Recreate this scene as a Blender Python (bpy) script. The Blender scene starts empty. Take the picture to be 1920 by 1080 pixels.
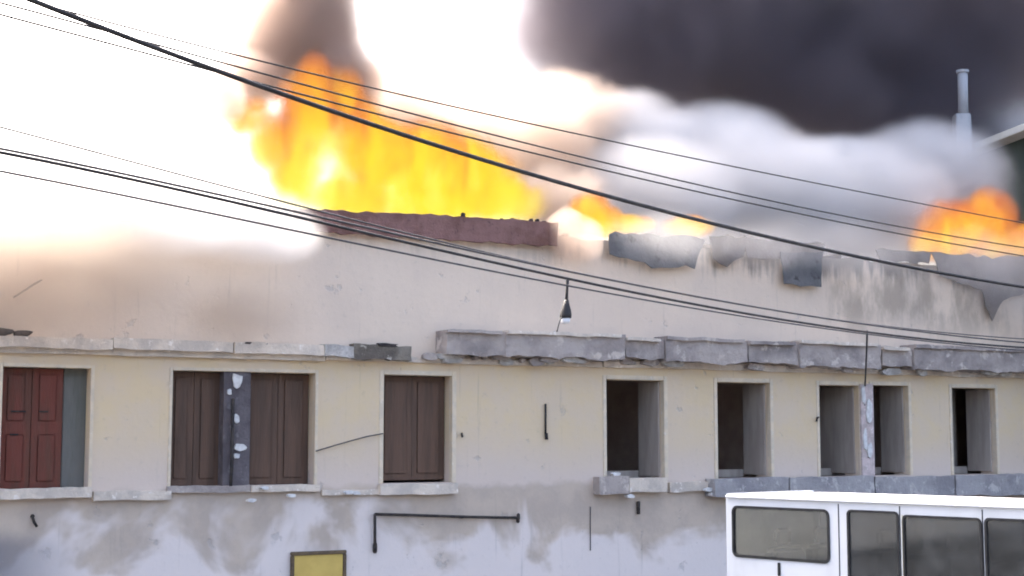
import bpy, bmesh, math, random
from mathutils import Vector, Matrix, noise as mnoise
R = math.radians
random.seed(7)
scene = bpy.context.scene
col = scene.collection

# ------------------------------------------------------------------ camera
F = 2800.0                       # focal length in pixels of a 1920 wide frame
PITCH = R(5.75)
CAM = Vector((0, 0, 2.70))
cam_d = bpy.data.cameras.new('camera')
cam_d.sensor_width = 36.0
cam_d.lens = F / 1920 * 36.0
cam_d.clip_start = 0.05
cam_d.clip_end = 3000
cam = bpy.data.objects.new('camera', cam_d)
cam.location = CAM
cam.rotation_euler = (R(90) + PITCH, 0, 0)
col.objects.link(cam)
scene.camera = cam
FW = Vector((0, math.cos(PITCH), math.sin(PITCH)))
UP = Vector((0, -math.sin(PITCH), math.cos(PITCH)))

# ------------------------------------------------------------------ sky, sun, exposure
SUN_EL, SUN_AZ = R(50), R(-35)   # behind the building, a little to the left
world = bpy.data.worlds.new('World')
scene.world = world
world.use_nodes = True
wn = world.node_tree.nodes
sky = wn.new('ShaderNodeTexSky')
sky.sky_type = 'NISHITA'
sky.sun_disc = False
sky.sun_elevation = SUN_EL
sky.sun_rotation = SUN_AZ
sky.air_density = 0.8
sky.dust_density = 9.0
sky.ozone_density = 0.6
wn['Background'].inputs['Strength'].default_value = 0.15
world.node_tree.links.new(sky.outputs[0], wn['Background'].inputs['Color'])
sun_d = bpy.data.lights.new('sun', 'SUN')
sun_d.energy = 1.5
sun_d.angle = R(12)      # thin cloud and smoke spread the sunlight
sun_d.color = (1.0, 0.95, 0.88)
sun = bpy.data.objects.new('sun', sun_d)
sdir = Vector((math.sin(SUN_AZ) * math.cos(SUN_EL), math.cos(SUN_AZ) * math.cos(SUN_EL), math.sin(SUN_EL)))
sun.rotation_euler = sdir.to_track_quat('Z', 'Y').to_euler()
col.objects.link(sun)
scene.view_settings.view_transform = 'Standard'
scene.view_settings.look = 'None'
scene.view_settings.exposure = 2.75
scene.view_settings.gamma = 1.0
scene.view_settings.use_curve_mapping = False
cy = scene.cycles
cy.use_denoising = True
cy.use_adaptive_sampling = True
cy.adaptive_threshold = 0.03
cy.adaptive_min_samples = 32
cy.max_bounces = 8
cy.diffuse_bounces = 3
cy.glossy_bounces = 3
cy.transparent_max_bounces = 12
cy.volume_bounces = 3
cy.volume_step_rate = 1.0
cy.volume_max_steps = 256
cy.sample_clamp_indirect = 6.0
cy.pixel_filter_type = 'BLACKMAN_HARRIS'
cy.filter_width = 1.9

# ------------------------------------------------------------------ pixel -> direction helpers
def ray(px, py):
    return (FW * F + Vector((1, 0, 0)) * (px - 960) + UP * (540 - py)) / F      # unit forward depth
def at_depth(px, py, d):
    r = ray(px, py); h = math.hypot(r.x, r.y)
    return CAM + r * (d / r.y)                                                   # d = distance along +Y
def on_plane(px, py, p0, ang):
    """point where the pixel's ray meets the vertical plane through p0 running along angle ang"""
    n = Vector((-math.sin(ang), math.cos(ang), 0)); r = ray(px, py)
    return CAM + r * ((p0 - CAM).dot(n) / r.dot(n))
# the street wall of the burning building: a vertical plane
WA = R(29.13)
WP = Vector(((85 - 960) / 2800 * 20.8, 20.8, 0))
WU = Vector((math.cos(WA), math.sin(WA), 0)); WN = Vector((-math.sin(WA), math.cos(WA), 0))
WO = on_plane(960, 822, WP, WA); WO.z = 0      # building origin: foot of the wall in the middle
def wall(px, py, off=0.0):
    """(u, z) on the wall plane, or on a plane 'off' metres in front of it"""
    p = on_plane(px, py, WP - WN * off, WA)
    return (p - WO).dot(WU), p.z
def wall_depth(px):
    return on_plane(px, 822, WP, WA).y

# ------------------------------------------------------------------ mesh helpers
class MB:
    def __init__(s): s.v = []; s.f = []
    def quad(s, a, b, c, d):
        i = len(s.v); s.v += [a, b, c, d]; s.f.append((i, i + 1, i + 2, i + 3)); return s
    def box(s, x0, x1, y0, y1, z0, z1):
        i = len(s.v)
        s.v += [(x0, y0, z0), (x1, y0, z0), (x1, y1, z0), (x0, y1, z0), (x0, y0, z1), (x1, y0, z1), (x1, y1, z1), (x0, y1, z1)]
        s.f += [tuple(i + k for k in q) for q in ((3, 2, 1, 0), (4, 5, 6, 7), (0, 1, 5, 4), (1, 2, 6, 5), (2, 3, 7, 6), (3, 0, 4, 7))]
        return s
    def tube(s, pts, r, n=8, caps=True):
        pts = [Vector(p) for p in pts]; rings = []
        rr = r if isinstance(r, (list, tuple)) else [r] * len(pts)
        prev = None
        for k, p in enumerate(pts):
            t = (pts[min(k + 1, len(pts) - 1)] - pts[max(k - 1, 0)]).normalized()
            a = Vector((0, 0, 1)) if abs(t.z) < 0.9 else Vector((1, 0, 0))
            if prev is None: x = t.cross(a).normalized()
            else: x = (prev - t * prev.dot(t)).normalized()
            prev = x; y = t.cross(x)
            i = len(s.v)
            for j in range(n):
                q = 2 * math.pi * j / n
                s.v.append(tuple(p + (x * math.cos(q) + y * math.sin(q)) * rr[k]))
            rings.append(i)
        for a, b in zip(rings, rings[1:]):
            for j in range(n):
                s.f.append((a + j, a + (j + 1) % n, b + (j + 1) % n, b + j))
        if caps:
            s.f.append(tuple(rings[0] + j for j in reversed(range(n)))); s.f.append(tuple(rings[-1] + j for j in range(n)))
        return s
    def poly(s, pts, y0, y1):
        """closed outline in (x, z) extruded from y0 (front) to y1"""
        n = len(pts); i = len(s.v)
        s.v += [(x, y0, z) for x, z in pts] + [(x, y1, z) for x, z in pts]
        s.f.append(tuple(i + k for k in range(n))); s.f.append(tuple(i + n + k for k in reversed(range(n))))
        for k in range(n):
            s.f.append((i + k, i + n + k, i + n + (k + 1) % n, i + (k + 1) % n))
        return s
    def build(s, name, mat, parent=None, bevel=0, smooth=False, seg=2):
        me = bpy.data.meshes.new(name)
        me.from_pydata([tuple(v) for v in s.v], [], s.f)
        bm = bmesh.new(); bm.from_mesh(me)
        bmesh.ops.remove_doubles(bm, verts=bm.verts, dist=1e-5)
        bmesh.ops.recalc_face_normals(bm, faces=bm.faces)
        if bevel:
            es = [e for e in bm.edges if len(e.link_faces) == 2 and e.calc_face_angle(0) > 0.6]
            bmesh.ops.bevel(bm, geom=es, offset=bevel, segments=seg, affect='EDGES', clamp_overlap=True)
        bm.to_mesh(me); bm.free()
        if smooth:
            for p in me.polygons: p.use_smooth = True
        me.materials.append(mat)
        o = bpy.data.objects.new(name, me); col.objects.link(o); o.parent = parent
        return o
def panel(mb, breaks_u, breaks_z, y0, y1, holes, warp=None):
    """slab in (u, z) with rectangular holes; cells given by break lists; warp(u, z) -> (u, z)"""
    us = sorted(set(round(b, 5) for b in breaks_u)); zs = sorted(set(round(b, 5) for b in breaks_z))
    def solid(i, j):
        if i < 0 or j < 0 or i >= len(us) - 1 or j >= len(zs) - 1: return False
        cu, cz = (us[i] + us[i + 1]) / 2, (zs[j] + zs[j + 1]) / 2
        return not any(h[0] < cu < h[1] and h[2] < cz < h[3] for h in holes)
    W = warp or (lambda u, z: (u, z))
    def P(i, j, y):
        u, z = W(us[i], zs[j]); return (u, y, z)
    for i in range(len(us) - 1):
        for j in range(len(zs) - 1):
            if not solid(i, j): continue
            mb.quad(P(i, j, y0), P(i + 1, j, y0), P(i + 1, j + 1, y0), P(i, j + 1, y0))
            mb.quad(P(i, j, y1), P(i, j + 1, y1), P(i + 1, j + 1, y1), P(i + 1, j, y1))
            for (di, dj, a, b) in ((-1, 0, (i, j), (i, j + 1)), (1, 0, (i + 1, j), (i + 1, j + 1)), (0, -1, (i, j), (i + 1, j)), (0, 1, (i, j + 1), (i + 1, j + 1))):
                if not solid(i + di, j + dj):
                    mb.quad(P(*a, y0), P(*b, y0), P(*b, y1), P(*a, y1))
    return mb
def span(a, b, step):
    n = max(1, int(round((b - a) / step))); return [a + (b - a) * k / n for k in range(n + 1)]
def empty(name, loc, rz=0):
    o = bpy.data.objects.new(name, None); o.location = loc; o.rotation_euler = (0, 0, rz); o.empty_display_size = 0.3
    col.objects.link(o); return o
def tag(o, label=None, cat=None, group=None, kind=None):
    if label: o['label'] = label
    if cat: o['category'] = cat
    if group: o['group'] = group
    if kind: o['kind'] = kind
    return o
def jag(mb, amp, sc=3.0, seed=0):
    """uneven edges: push every vertex by smooth noise plus a little chipping"""
    out = []
    for v in mb.v:
        p = Vector(v); q = p * sc + Vector((seed * 7.3, seed * 3.1, 0))
        d = mnoise.noise_vector(q) * amp + mnoise.noise_vector(q * 3.7) * amp * 0.5
        out.append((p.x + d.x * .6, p.y + d.y * .5, p.z + d.z))
    mb.v = out; return mb
def bar(mb, x0, x1, y0, y1, z0, z1, step=0.12):
    """a long box cut into short lengths so that it can be made uneven"""
    xs = span(x0, x1, step); zs = (z0, (z0 + z1) / 2, z1)
    panel(mb, xs, zs, y0, y1, [])
    return mb

# ------------------------------------------------------------------ materials
def new_mat(name):
    m = bpy.data.materials.new(name); m.use_nodes = True
    nt = m.node_tree
    return m, nt, nt.nodes, nt.links, nt.nodes['Principled BSDF']
class G:
    """tiny node-graph helper"""
    def __init__(s, nt): s.nt = nt; s.n = nt.nodes; s.l = nt.links
    def put(s, sock, v):
        if hasattr(v, 'links'): s.l.new(v, sock)
        elif v is not None: sock.default_value = v
    def math(s, op, a, b=None, c=None, clamp=False):
        n = s.n.new('ShaderNodeMath'); n.operation = op; n.use_clamp = clamp
        for k, v in enumerate((a, b, c)):
            if v is not None: s.put(n.inputs[k], v)
        return n.outputs[0]
    def vmath(s, op, a, b=None):
        n = s.n.new('ShaderNodeVectorMath'); n.operation = op
        s.put(n.inputs[0], a)
        if b is not None: s.put(n.inputs[1], b)
        return n.outputs['Value'] if op == 'LENGTH' else n.outputs[0]
    def noise(s, vec, scale, detail=4, rough=0.55, dist=0.0):
        n = s.n.new('ShaderNodeTexNoise'); s.put(n.inputs['Vector'], vec)
        n.inputs['Scale'].default_value = scale; n.inputs['Detail'].default_value = detail
        n.inputs['Roughness'].default_value = rough; n.inputs['Distortion'].default_value = dist
        return n.outputs[0]
    def ramp(s, x, lo, hi, a=0.0, b=1.0):
        n = s.n.new('ShaderNodeMapRange'); n.interpolation_type = 'SMOOTHSTEP'
        s.put(n.inputs[0], x)
        for k, v in zip((1, 2, 3, 4), (lo, hi, a, b)): s.put(n.inputs[k], v)
        return n.outputs[0]
    def mix(s, f, a, b):
        n = s.n.new('ShaderNodeMix'); n.data_type = 'RGBA'; n.clamp_factor = True
        s.put(n.inputs[0], f)
        for sock, v in ((n.inputs[6], a), (n.inputs[7], b)):
            s.put(sock, (*v, 1) if isinstance(v, tuple) and len(v) == 3 else v)
        return n.outputs[2]
    def coord(s, scale=None, which='Object'):
        tc = s.n.new('ShaderNodeTexCoord').outputs[which]
        return s.vmath('MULTIPLY', tc, scale) if scale else tc
    def colorramp(s, x, stops):
        n = s.n.new('ShaderNodeValToRGB'); cr = n.color_ramp
        while len(cr.elements) < len(stops): cr.elements.new(0.5)
        for e, (p, c) in zip(cr.elements, stops): e.position = p; e.color = (*c, 1)
        s.put(n.inputs[0], x); return n.outputs[0]
def rough_mat(name, c1, c2, scale=4.0, rough=0.85, bump=0.02, c3=None, t3=.58, metallic=0.0, stretch=(1, 1, 1), spec=0.3):
    m, nt, n, l, b = new_mat(name); g = G(nt)
    co = g.coord(stretch)
    a = g.ramp(g.noise(co, scale, 6, 0.6), 0.36, 0.64)
    c = g.mix(a, c1, c2)
    if c3 is not None:
        c = g.mix(g.ramp(g.noise(co, scale * 2.7, 5, 0.65), t3, t3 + .1), c, c3)
    l.new(c, b.inputs['Base Color'])
    l.new(g.ramp(g.noise(co, scale * 3, 4), 0.3, 0.7, rough - 0.1, min(1.0, rough + 0.1)), b.inputs['Roughness'])
    b.inputs['Metallic'].default_value = metallic
    b.inputs['Specular IOR Level'].default_value = spec
    if bump:
        bn = n.new('ShaderNodeBump'); bn.inputs['Distance'].default_value = bump; bn.inputs['Strength'].default_value = 0.8
        l.new(g.noise(co, scale * 8, 8, 0.65), bn.inputs['Height']); l.new(bn.outputs[0], b.inputs['Normal'])
    return m

M = {}
M['cornice_pale'] = rough_mat('cornice_pale', (.70, .60, .49), (.52, .45, .38), 3, .9, .02, (.78, .71, .63))
M['cornice_grey'] = rough_mat('cornice_grey', (.25, .215, .20), (.42, .36, .32), 1.3, .92, .04, (.54, .47, .41), t3=.55)
M['cornice_dark'] = rough_mat('cornice_dark', (.13, .11, .09), (.24, .21, .17), 3, .92, .04, (.42, .38, .32))
M['rubble'] = rough_mat('rubble', (.62, .59, .55), (.38, .35, .32), 5, .9, .03)
M['ledge_blue'] = rough_mat('ledge_blue', (.25, .235, .24), (.36, .34, .335), 1.6, .9, .03, (.48, .45, .43), t3=.54)
M['casing'] = rough_mat('casing', (.72, .60, .44), (.62, .53, .41), 5, .8, .006, (.72, .64, .54))
M['red_door'] = rough_mat('red_door', (.15, .040, .026), (.11, .042, .026), 2, .6, .006, stretch=(3, 3, .5))
M['brown_door'] = rough_mat('brown_door', (.125, .072, .048), (.090, .055, .038), 2, .6, .006, stretch=(4, 4, .4))
M['grey_door'] = rough_mat('grey_door', (.36, .31, .27), (.44, .39, .34), 2, .7, .005, stretch=(3, 3, .5))
M['green_grey_panel'] = rough_mat('green_grey_panel', (.125, .13, .11), (.16, .155, .14), 2, .7, .005, stretch=(3, 3, .5))
M['char'] = rough_mat('char', (.030, .026, .025), (.07, .058, .055), 6, .9, .03, (.13, .11, .10))
M['fascia_burnt'] = rough_mat('fascia_burnt', (.15, .075, .060), (.23, .125, .11), 2.5, .85, .02, (.10, .055, .05))
M['sheet_grey'] = rough_mat('sheet_grey', (.085, .085, .088), (.15, .145, .145), 1.8, .8, .02, (.055, .05, .05))
M['sheet_brown'] = rough_mat('sheet_brown', (.14, .115, .10), (.20, .17, .15), 2.2, .85, .02)
M['interior'] = rough_mat('interior', (.40, .30, .25), (.5, .40, .33), 1.2, .95, .01)
M['iron'] = rough_mat('iron', (.035, .032, .032), (.07, .058, .05), 9, .7, .004, metallic=.4)
M['cable_black'] = rough_mat('cable_black', (.02, .019, .02), (.035, .032, .032), 5, .6, 0)
M['cable_grey'] = rough_mat('cable_grey', (.055, .050, .052), (.08, .075, .075), 5, .6, 0)
M['white_plastic'] = rough_mat('white_plastic', (.75, .75, .76), (.68, .68, .70), 6, .45, 0)
M['white_flake'] = rough_mat('white_flake', (.74, .73, .71), (.6, .58, .56), 12, .9, .01)
M['asphalt'] = rough_mat('asphalt', (.045, .045, .047), (.065, .063, .062), 1.3, .9, .01)
M['paving'] = rough_mat('paving', (.26, .25, .235), (.34, .325, .305), 2.0, .9, .01)
M['kerb'] = rough_mat('kerb', (.34, .33, .31), (.42, .41, .39), 3, .9, .01)
M['far_green'] = rough_mat('far_green', (.055, .075, .068), (.08, .10, .088), .7, .9, .02, stretch=(1, 1, .5))
M['eave_pale'] = rough_mat('eave_pale', (.5, .5, .47), (.6, .6, .57), 2, .8, .01)
M['stack'] = rough_mat('stack', (.40, .41, .43), (.50, .50, .51), 2, .7, .01, stretch=(1, 1, .3))
M['yellow'] = rough_mat('yellow', (.62, .44, .12), (.55, .38, .10), 3, .5, .002)
M['sign_frame'] = rough_mat('sign_frame', (.10, .07, .045), (.16, .11, .06), 9, .6, .003)
M['seat'] = rough_mat('seat', (.06, .06, .05), (.10, .10, .075), 6, .9, .004)
M['rubber'] = rough_mat('rubber', (.016, .016, .017), (.03, .03, .03), 8, .7, 0)
M['tyre'] = rough_mat('tyre', (.018, .018, .018), (.03, .029, .028), 8, .85, .004)
M['rim'] = rough_mat('rim', (.5, .5, .5), (.4, .4, .4), 8, .4, 0, metallic=.8)
M['seal_pale'] = rough_mat('seal_pale', (.62, .60, .48), (.5, .48, .38), 8, .6, 0)

def wall_mat(zsill, zcor, ztop):
    m, nt, n, l, b = new_mat('old_plaster'); g = G(nt)
    co = g.coord()
    sep = n.new('ShaderNodeSeparateXYZ'); l.new(co, sep.inputs[0]); u, z = sep.outputs[0], sep.outputs[2]
    big = g.noise(co, .55, 6, .6); mid = g.noise(co, 1.7, 8, .62); fine = g.noise(co, 9, 8, .65)
    streak = g.noise(g.coord((5.0, 5.0, .45)), 1.0, 6, .6)
    zj = g.math('ADD', z, g.math('MULTIPLY', g.math('SUBTRACT', mid, .5), .5))
    # painted bands: cream around the openings, paler above the cornice, bare grey below the sills
    cream = g.mix(g.ramp(mid, .35, .65), (.68, .535, .34), (.66, .53, .385))
    cream = g.mix(g.ramp(g.math('ADD', zj, g.math('MULTIPLY', big, .6)), zsill + .2, zsill + 1.2), (.64, .53, .45), cream)
    upper = g.mix(g.ramp(big, .35, .65), (.70, .575, .455), (.63, .52, .42))
    lower = g.mix(g.ramp(mid, .38, .62), (.54, .44, .35), (.47, .385, .315))
    c = g.mix(g.ramp(z, zcor - .01, zcor + .01), cream, upper)
    c = g.mix(g.ramp(zj, zsill - .12, zsill + .02), lower, c)
    # flaking whitewash on the lower wall
    wv = g.noise(g.vmath('ADD', co, (13.0, 0, 4.0)), .62, 4, .55, .4)
    wm = g.math('MULTIPLY', g.ramp(g.math('ADD', wv, g.math('MULTIPLY', g.math('SUBTRACT', 1.35, z), .20)), .49, .60), g.ramp(z, zsill - .1, zsill - .3))
    c = g.mix(g.math('MULTIPLY', wm, .85), c, (.76, .67, .62))
    # damp grime low on the left
    gm = g.math('MULTIPLY', g.ramp(u, -6.6, -8.2), g.ramp(g.math('ADD', z, g.math('MULTIPLY', big, .7)), 1.9, 1.45))
    c = g.mix(g.math('MULTIPLY', gm, .8), c, (.15, .15, .17))
    # patches where the paint has gone
    pm = g.ramp(g.noise(g.vmath('ADD', co, (3.0, 0, 9.0)), 2.6, 8, .62), .62, .68)
    c = g.mix(g.math('MULTIPLY', pm, .45), c, (.42, .385, .36))
    # soot that ran down from the burning roof edge
    sootv = g.math('ADD', g.math('MULTIPLY', streak, .7), g.math('MULTIPLY', big, .6))
    sd = g.math('SUBTRACT', ztop, z)
    sm = g.math('MULTIPLY', g.ramp(g.math('SUBTRACT', sootv, g.math('MULTIPLY', sd, .55)), .40, .62), g.ramp(u, -1.0, 3.5, .25, 1.0))
    c = g.mix(g.math('MULTIPLY', sm, .75), c, (.13, .115, .10))
    st = g.math('MULTIPLY', g.ramp(g.noise(g.coord((1.6, 1.6, .7)), 1.0, 5, .6), .42, .62), g.math('MULTIPLY', g.ramp(u, 5.6, 7.6), g.ramp(z, zcor + .25, zcor + 1.3)))
    c = g.mix(g.math('MULTIPLY', st, .55), c, (.20, .165, .125))
    # thin dirt runs
    dm = g.ramp(g.noise(g.coord((9.0, 9.0, .5)), 1.0, 5, .6), .60, .74)
    c = g.mix(g.math('MULTIPLY', dm, .22), c, (.22, .20, .18))
    c = g.mix(g.ramp(fine, .56, .72, 0, .18), c, (.30, .27, .25))
    l.new(c, b.inputs['Base Color']); b.inputs['Roughness'].default_value = .92; b.inputs['Specular IOR Level'].default_value = .2
    h = g.math('ADD', g.math('MULTIPLY', fine, .4), g.math('ADD', g.math('MULTIPLY', wm, .5), g.math('MULTIPLY', pm, -.5)))
    bn = n.new('ShaderNodeBump'); bn.inputs['Distance'].default_value = .02; bn.inputs['Strength'].default_value = .7
    l.new(h, bn.inputs['Height']); l.new(bn.outputs[0], b.inputs['Normal'])
    return m

def paint_mat():
    m, nt, n, l, b = new_mat('van_paint'); g = G(nt); co = g.coord()
    d = g.ramp(g.noise(g.coord((1.5, 1.5, .6)), 1.6, 6, .6), .40, .72)
    l.new(g.mix(g.math('MULTIPLY', d, .35), (.60, .62, .65), (.43, .43, .43)), b.inputs['Base Color'])
    l.new(g.ramp(g.noise(co, 5, 4), .3, .7, .32, .55), b.inputs['Roughness'])
    b.inputs['Coat Weight'].default_value = .25; b.inputs['Coat Roughness'].default_value = .2
    return m
def glass_mat(name, tint):
    m, nt, n, l, b = new_mat(name); g = G(nt)
    n.remove(b); out = n['Material Output']
    t = n.new('ShaderNodeBsdfTransparent'); t.inputs[0].default_value = (*tint, 1)
    gl = n.new('ShaderNodeBsdfGlossy'); gl.inputs['Roughness'].default_value = .06; gl.inputs['Color'].default_value = (.85, .9, .95, 1)
    df = n.new('ShaderNodeBsdfDiffuse'); df.inputs[0].default_value = (.30, .31, .31, 1)       # dust on the pane
    fr = n.new('ShaderNodeFresnel'); fr.inputs[0].default_value = 1.5
    mx = n.new('ShaderNodeMixShader'); l.new(fr.outputs[0], mx.inputs[0]); l.new(t.outputs[0], mx.inputs[1]); l.new(gl.outputs[0], mx.inputs[2])
    m2 = n.new('ShaderNodeMixShader'); l.new(g.ramp(g.noise(g.coord(), 3, 6), .3, .75, .05, .18), m2.inputs[0])
    l.new(mx.outputs[0], m2.inputs[1]); l.new(df.outputs[0], m2.inputs[2]); l.new(m2.outputs[0], out.inputs[0])
    return m
M['paint'] = paint_mat(); M['glass'] = glass_mat('clear_glass', (.5, .52, .50)); M['glass_dark'] = glass_mat('tinted_glass', (.16, .20, .22))

# ------------------------------------------------------------------ ground
def sheet(name, x0, x1, y0, y1, z, mat, parent=None):
    return MB().quad((x0, y0, z), (x1, y0, z), (x1, y1, z), (x0, y1, z)).build(name, mat, parent)
tag(sheet('ground', -400, 400, -300, 600, -0.02, M['asphalt']), kind='structure')
tag(MB().quad(*[tuple(WO + WU * a - WN * b) for a, b in ((-60, 40), (60, 40), (60, 1.6), (-60, 1.6))]).build('road', M['asphalt']), kind='structure')
pv = empty('pavement', WO, WA); tag(pv, kind='structure')
MB().box(-60, 60, -1.45, 12, -.1, .12).build('paving_slab', M['paving'], pv)
for k in range(40):
    MB().box(-60 + 3 * k + .005, -57 + 3 * k - .005, -1.6, -1.45, -.1, .125).build('kerb_stone', M['kerb'], pv, .01)

# ------------------------------------------------------------------ the burning building
B = empty('burning_building', WO, WA)
tag(B, 'long cream plastered building with dark openings and flames rising from its roof', 'building')
ZS = wall(700, 907)[1]                     # sill height
ZH = wall(780, 703)[1]                     # head of the openings
ZC = wall(500, 662)[1]                     # underside of the cornice
ZT = wall(800, 425)[1]                     # top of the wall
UL, UR = wall(0, 822)[0] - 2.5, wall(1920, 822)[0] + 4.0
DEPTH = 8.5
open_px = [(2, 168, 686, 914), (322, 590, 695, 908), (719, 847, 703, 906), (1137, 1245, 712, 893), (1345, 1444, 718, 892), (1537, 1611, 721, 889), (1636, 1704, 724, 889), (1786, 1867, 729, 888)]
holes = []
for a, b_, t, q in open_px:
    holes.append((wall(a, 800)[0], wall(b_, 800)[0], ZS + random.uniform(-.01, .01), ZH + random.uniform(-.015, .015)))
WT = .42
bu = span(UL, UR, .35); bz = span(0, ZT, .35)
for h in holes: bu += [h[0], h[1]]; bz += [h[2], h[3]]
def top_warp(u, z):
    if z > ZT - .01: z += .07 * mnoise.noise(Vector((u * 1.7, 2, 0))) + .04 * mnoise.noise(Vector((u * 6, 5, 0)))
    return u, z
M['plaster'] = wall_mat(ZS, ZC, ZT)
panel(MB(), bu, bz, 0, WT, holes, top_warp).build('front_wall', M['plaster'], B)
MB().box(UL, UL + .4, WT, DEPTH, 0, ZT).build('side_wall', M['plaster'], B)
MB().box(UR - .4, UR, WT, DEPTH, 0, ZT).build('side_wall', M['plaster'], B)
MB().box(UL, UR, DEPTH, DEPTH + .4, 0, ZT).build('back_wall', M['plaster'], B)
MB().box(UL + .4, UR - .4, WT, DEPTH, ZS - .3, ZS - .02).build('floor_slab', M['interior'], B)
MB().box(UL + .4, UR - .4, WT, DEPTH, ZC, ZC + .2).build('ceiling_slab', M['interior'], B)
MB().box(UL + .4, UR - .4, 3.2, 3.35, ZS - .02, ZC).build('inner_wall', M['interior'], B)
for uu in (wall(245, 800)[0], wall(655, 800)[0], wall(1000, 800)[0], wall(1295, 800)[0], wall(1490, 800)[0], wall(1745, 800)[0]):
    MB().box(uu - .08, uu + .08, WT, 3.2, ZS - .02, ZC).build('partition', M['interior'], B)
# roof: burnt deck a little below the wall head, with charred rafters standing on it
MB().box(UL + .4, UR - .4, WT, DEPTH, ZT - .75, ZT - .6).build('roof_deck', M['char'], B)
for k in range(26):
    u = UL + 1 + k * (UR - UL - 2) / 25 + random.uniform(-.15, .15); ln = random.uniform(.5, 3.6); tilt = random.uniform(-.25, .12)
    o = MB().box(u - .045, u + .045, .1, .1 + ln, ZT - .05, ZT + .09)
    o.v = [(x, y, z + (y - .1) * tilt) for x, y, z in o.v]
    o.build('rafter', M['char'], B, .01)

# openings: casing, sill and what closes them
def casing(h, w=.07, proud=.016):
    mb = MB(); a, b_, z0, z1 = h
    mb.box(a - w, a, -proud, .10, z0 + .002, z1 + w); mb.box(b_, b_ + w, -proud, .10, z0 + .002, z1 + w)
    mb.box(a + .001, b_ - .001, -proud + .002, .10, z1, z1 + w - .002)
    return mb
def leaf_panels(par, x0, x1, y, z0, z1, mat, rows=2):
    """a framed door leaf: slab, stiles and raised panels"""
    lf = MB().box(x0, x1, y, y + .045, z0, z1).build('door_leaf', mat, par, .006)
    w = x1 - x0; hh = (z1 - z0) / rows
    for r in range(rows):
        MB().box(x0 + .09, x1 - .09, y - .016, y + .01, z0 + r * hh + .10, z0 + (r + 1) * hh - .08).build('door_panel', mat, par, .014)
    return lf
names = ['doorway', 'doorway'] + ['window'] * 6
cas = []
for k, h in enumerate(holes):
    mb = casing(h, .075 if k > 1 else .05)
    jag(mb, .012, 2.5, k)
    cas.append(mb.build(names[k], M['casing'], B, .008))
h = holes[0]; w = h[1] - h[0]
cas[0]['label'] = 'doorway closed by dark red double doors'
leaf_panels(cas[0], h[0] + .01, h[0] + w * .36, .20, h[2], h[3] - .01, M['red_door'])
leaf_panels(cas[0], h[0] + w * .365, h[0] + w * .72, .20, h[2], h[3] - .01, M['red_door'])
MB().box(h[0] + w * .73, h[1], .24, .30, h[2], h[3]).build('side_panel', M['green_grey_panel'], cas[0], .006)
for fx, fz, fl in ((.13, .63, .20), (.45, .63, .12), (.13, .44, .11)):       # iron bolts on the red doors
    MB().box(h[0] + w * fx, h[0] + w * fx + fl, .165, .20, h[2] + (h[3] - h[2]) * fz, h[2] + (h[3] - h[2]) * fz + .022).build('door_bolt', M['iron'], cas[0], .004)
h = holes[1]; w = h[1] - h[0]
cas[1]['label'] = 'wide doorway with brown doors either side of a scorched pier'
pa, pb = wall(420, 800)[0], wall(470, 800)[0]
leaf_panels(cas[1], h[0] + .01, (h[0] + pa) / 2, .24, h[2], h[3] - .01, M['brown_door'], 1)
leaf_panels(cas[1], (h[0] + pa) / 2 + .005, pa + .03, .24, h[2], h[3] - .01, M['brown_door'], 1)
leaf_panels(cas[1], pb - .03, (h[1] + pb) / 2, .24, h[2], h[3] - .01, M['brown_door'], 1)
leaf_panels(cas[1], (h[1] + pb) / 2 + .005, h[1] - .01, .24, h[2], h[3] - .01, M['brown_door'], 1)
M['pier_dark'] = rough_mat('pier_dark', (.10, .085, .09), (.15, .13, .135), 3, .9, .03, (.20, .18, .18))
pier = jag(bar(MB(), pa, pb, .02, .30, h[2] - .1, h[3], .08), .02, 4, 3)
pr = pier.build('pier', M['pier_dark'], B, 0)
pr['label'] = 'narrow scorched grey pier with white flakes left on it'
def flake(name, px0, px1, py0, py1, off, mat, par, seed, t=.03, n=11):
    """an irregular chip of plaster lying on a face 'off' metres behind (negative: in front of) the wall plane"""
    rnd = random.Random(seed)
    (u0, z1), (u1, z0) = wall(px0, py0, -off), wall(px1, py1, -off)
    cu, cz = (u0 + u1) / 2, (z0 + z1) / 2; ru, rz = (u1 - u0) / 2, (z1 - z0) / 2
    pts = []
    for k in range(n):
        a = 2 * math.pi * k / n; s = rnd.uniform(.72, 1.1)
        sq = 1 / max(abs(math.cos(a)), abs(math.sin(a))) ** .6
        pts.append((cu + ru * math.cos(a) * s * sq * .9, cz + rz * math.sin(a) * s * sq * .9))
    return MB().poly(pts, off - t, off + .015).build(name, mat, par, .004)
for k, (a, b_, t, q) in enumerate(((434, 455, 698, 730), (437, 449, 775, 795), (438, 464, 830, 848), (437, 450, 849, 861), (424, 434, 728, 742))):
    flake('plaster_flake', a, b_, t, q, .02, M['white_flake'], pr, 40 + k)
MB().tube([(pa + .12, -.03, h[3] - .4), (pa + .12, -.03, ZS + .25), (pa + .10, -.04, ZS - .08)], .025, 8).build('drain_pipe', M['iron'], pr, 0, True)
h = holes[2]
cas[2]['label'] = 'window closed by plain dark brown shutters'
leaf_panels(cas[2], h[0] + .01, (h[0] + h[1]) / 2 - .004, .22, h[2] + .04, h[3] - .01, M['brown_door'], 1)
leaf_panels(cas[2], (h[0] + h[1]) / 2, h[1] - .01, .24, h[2] + .04, h[3] - .01, M['brown_door'], 1)
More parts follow.
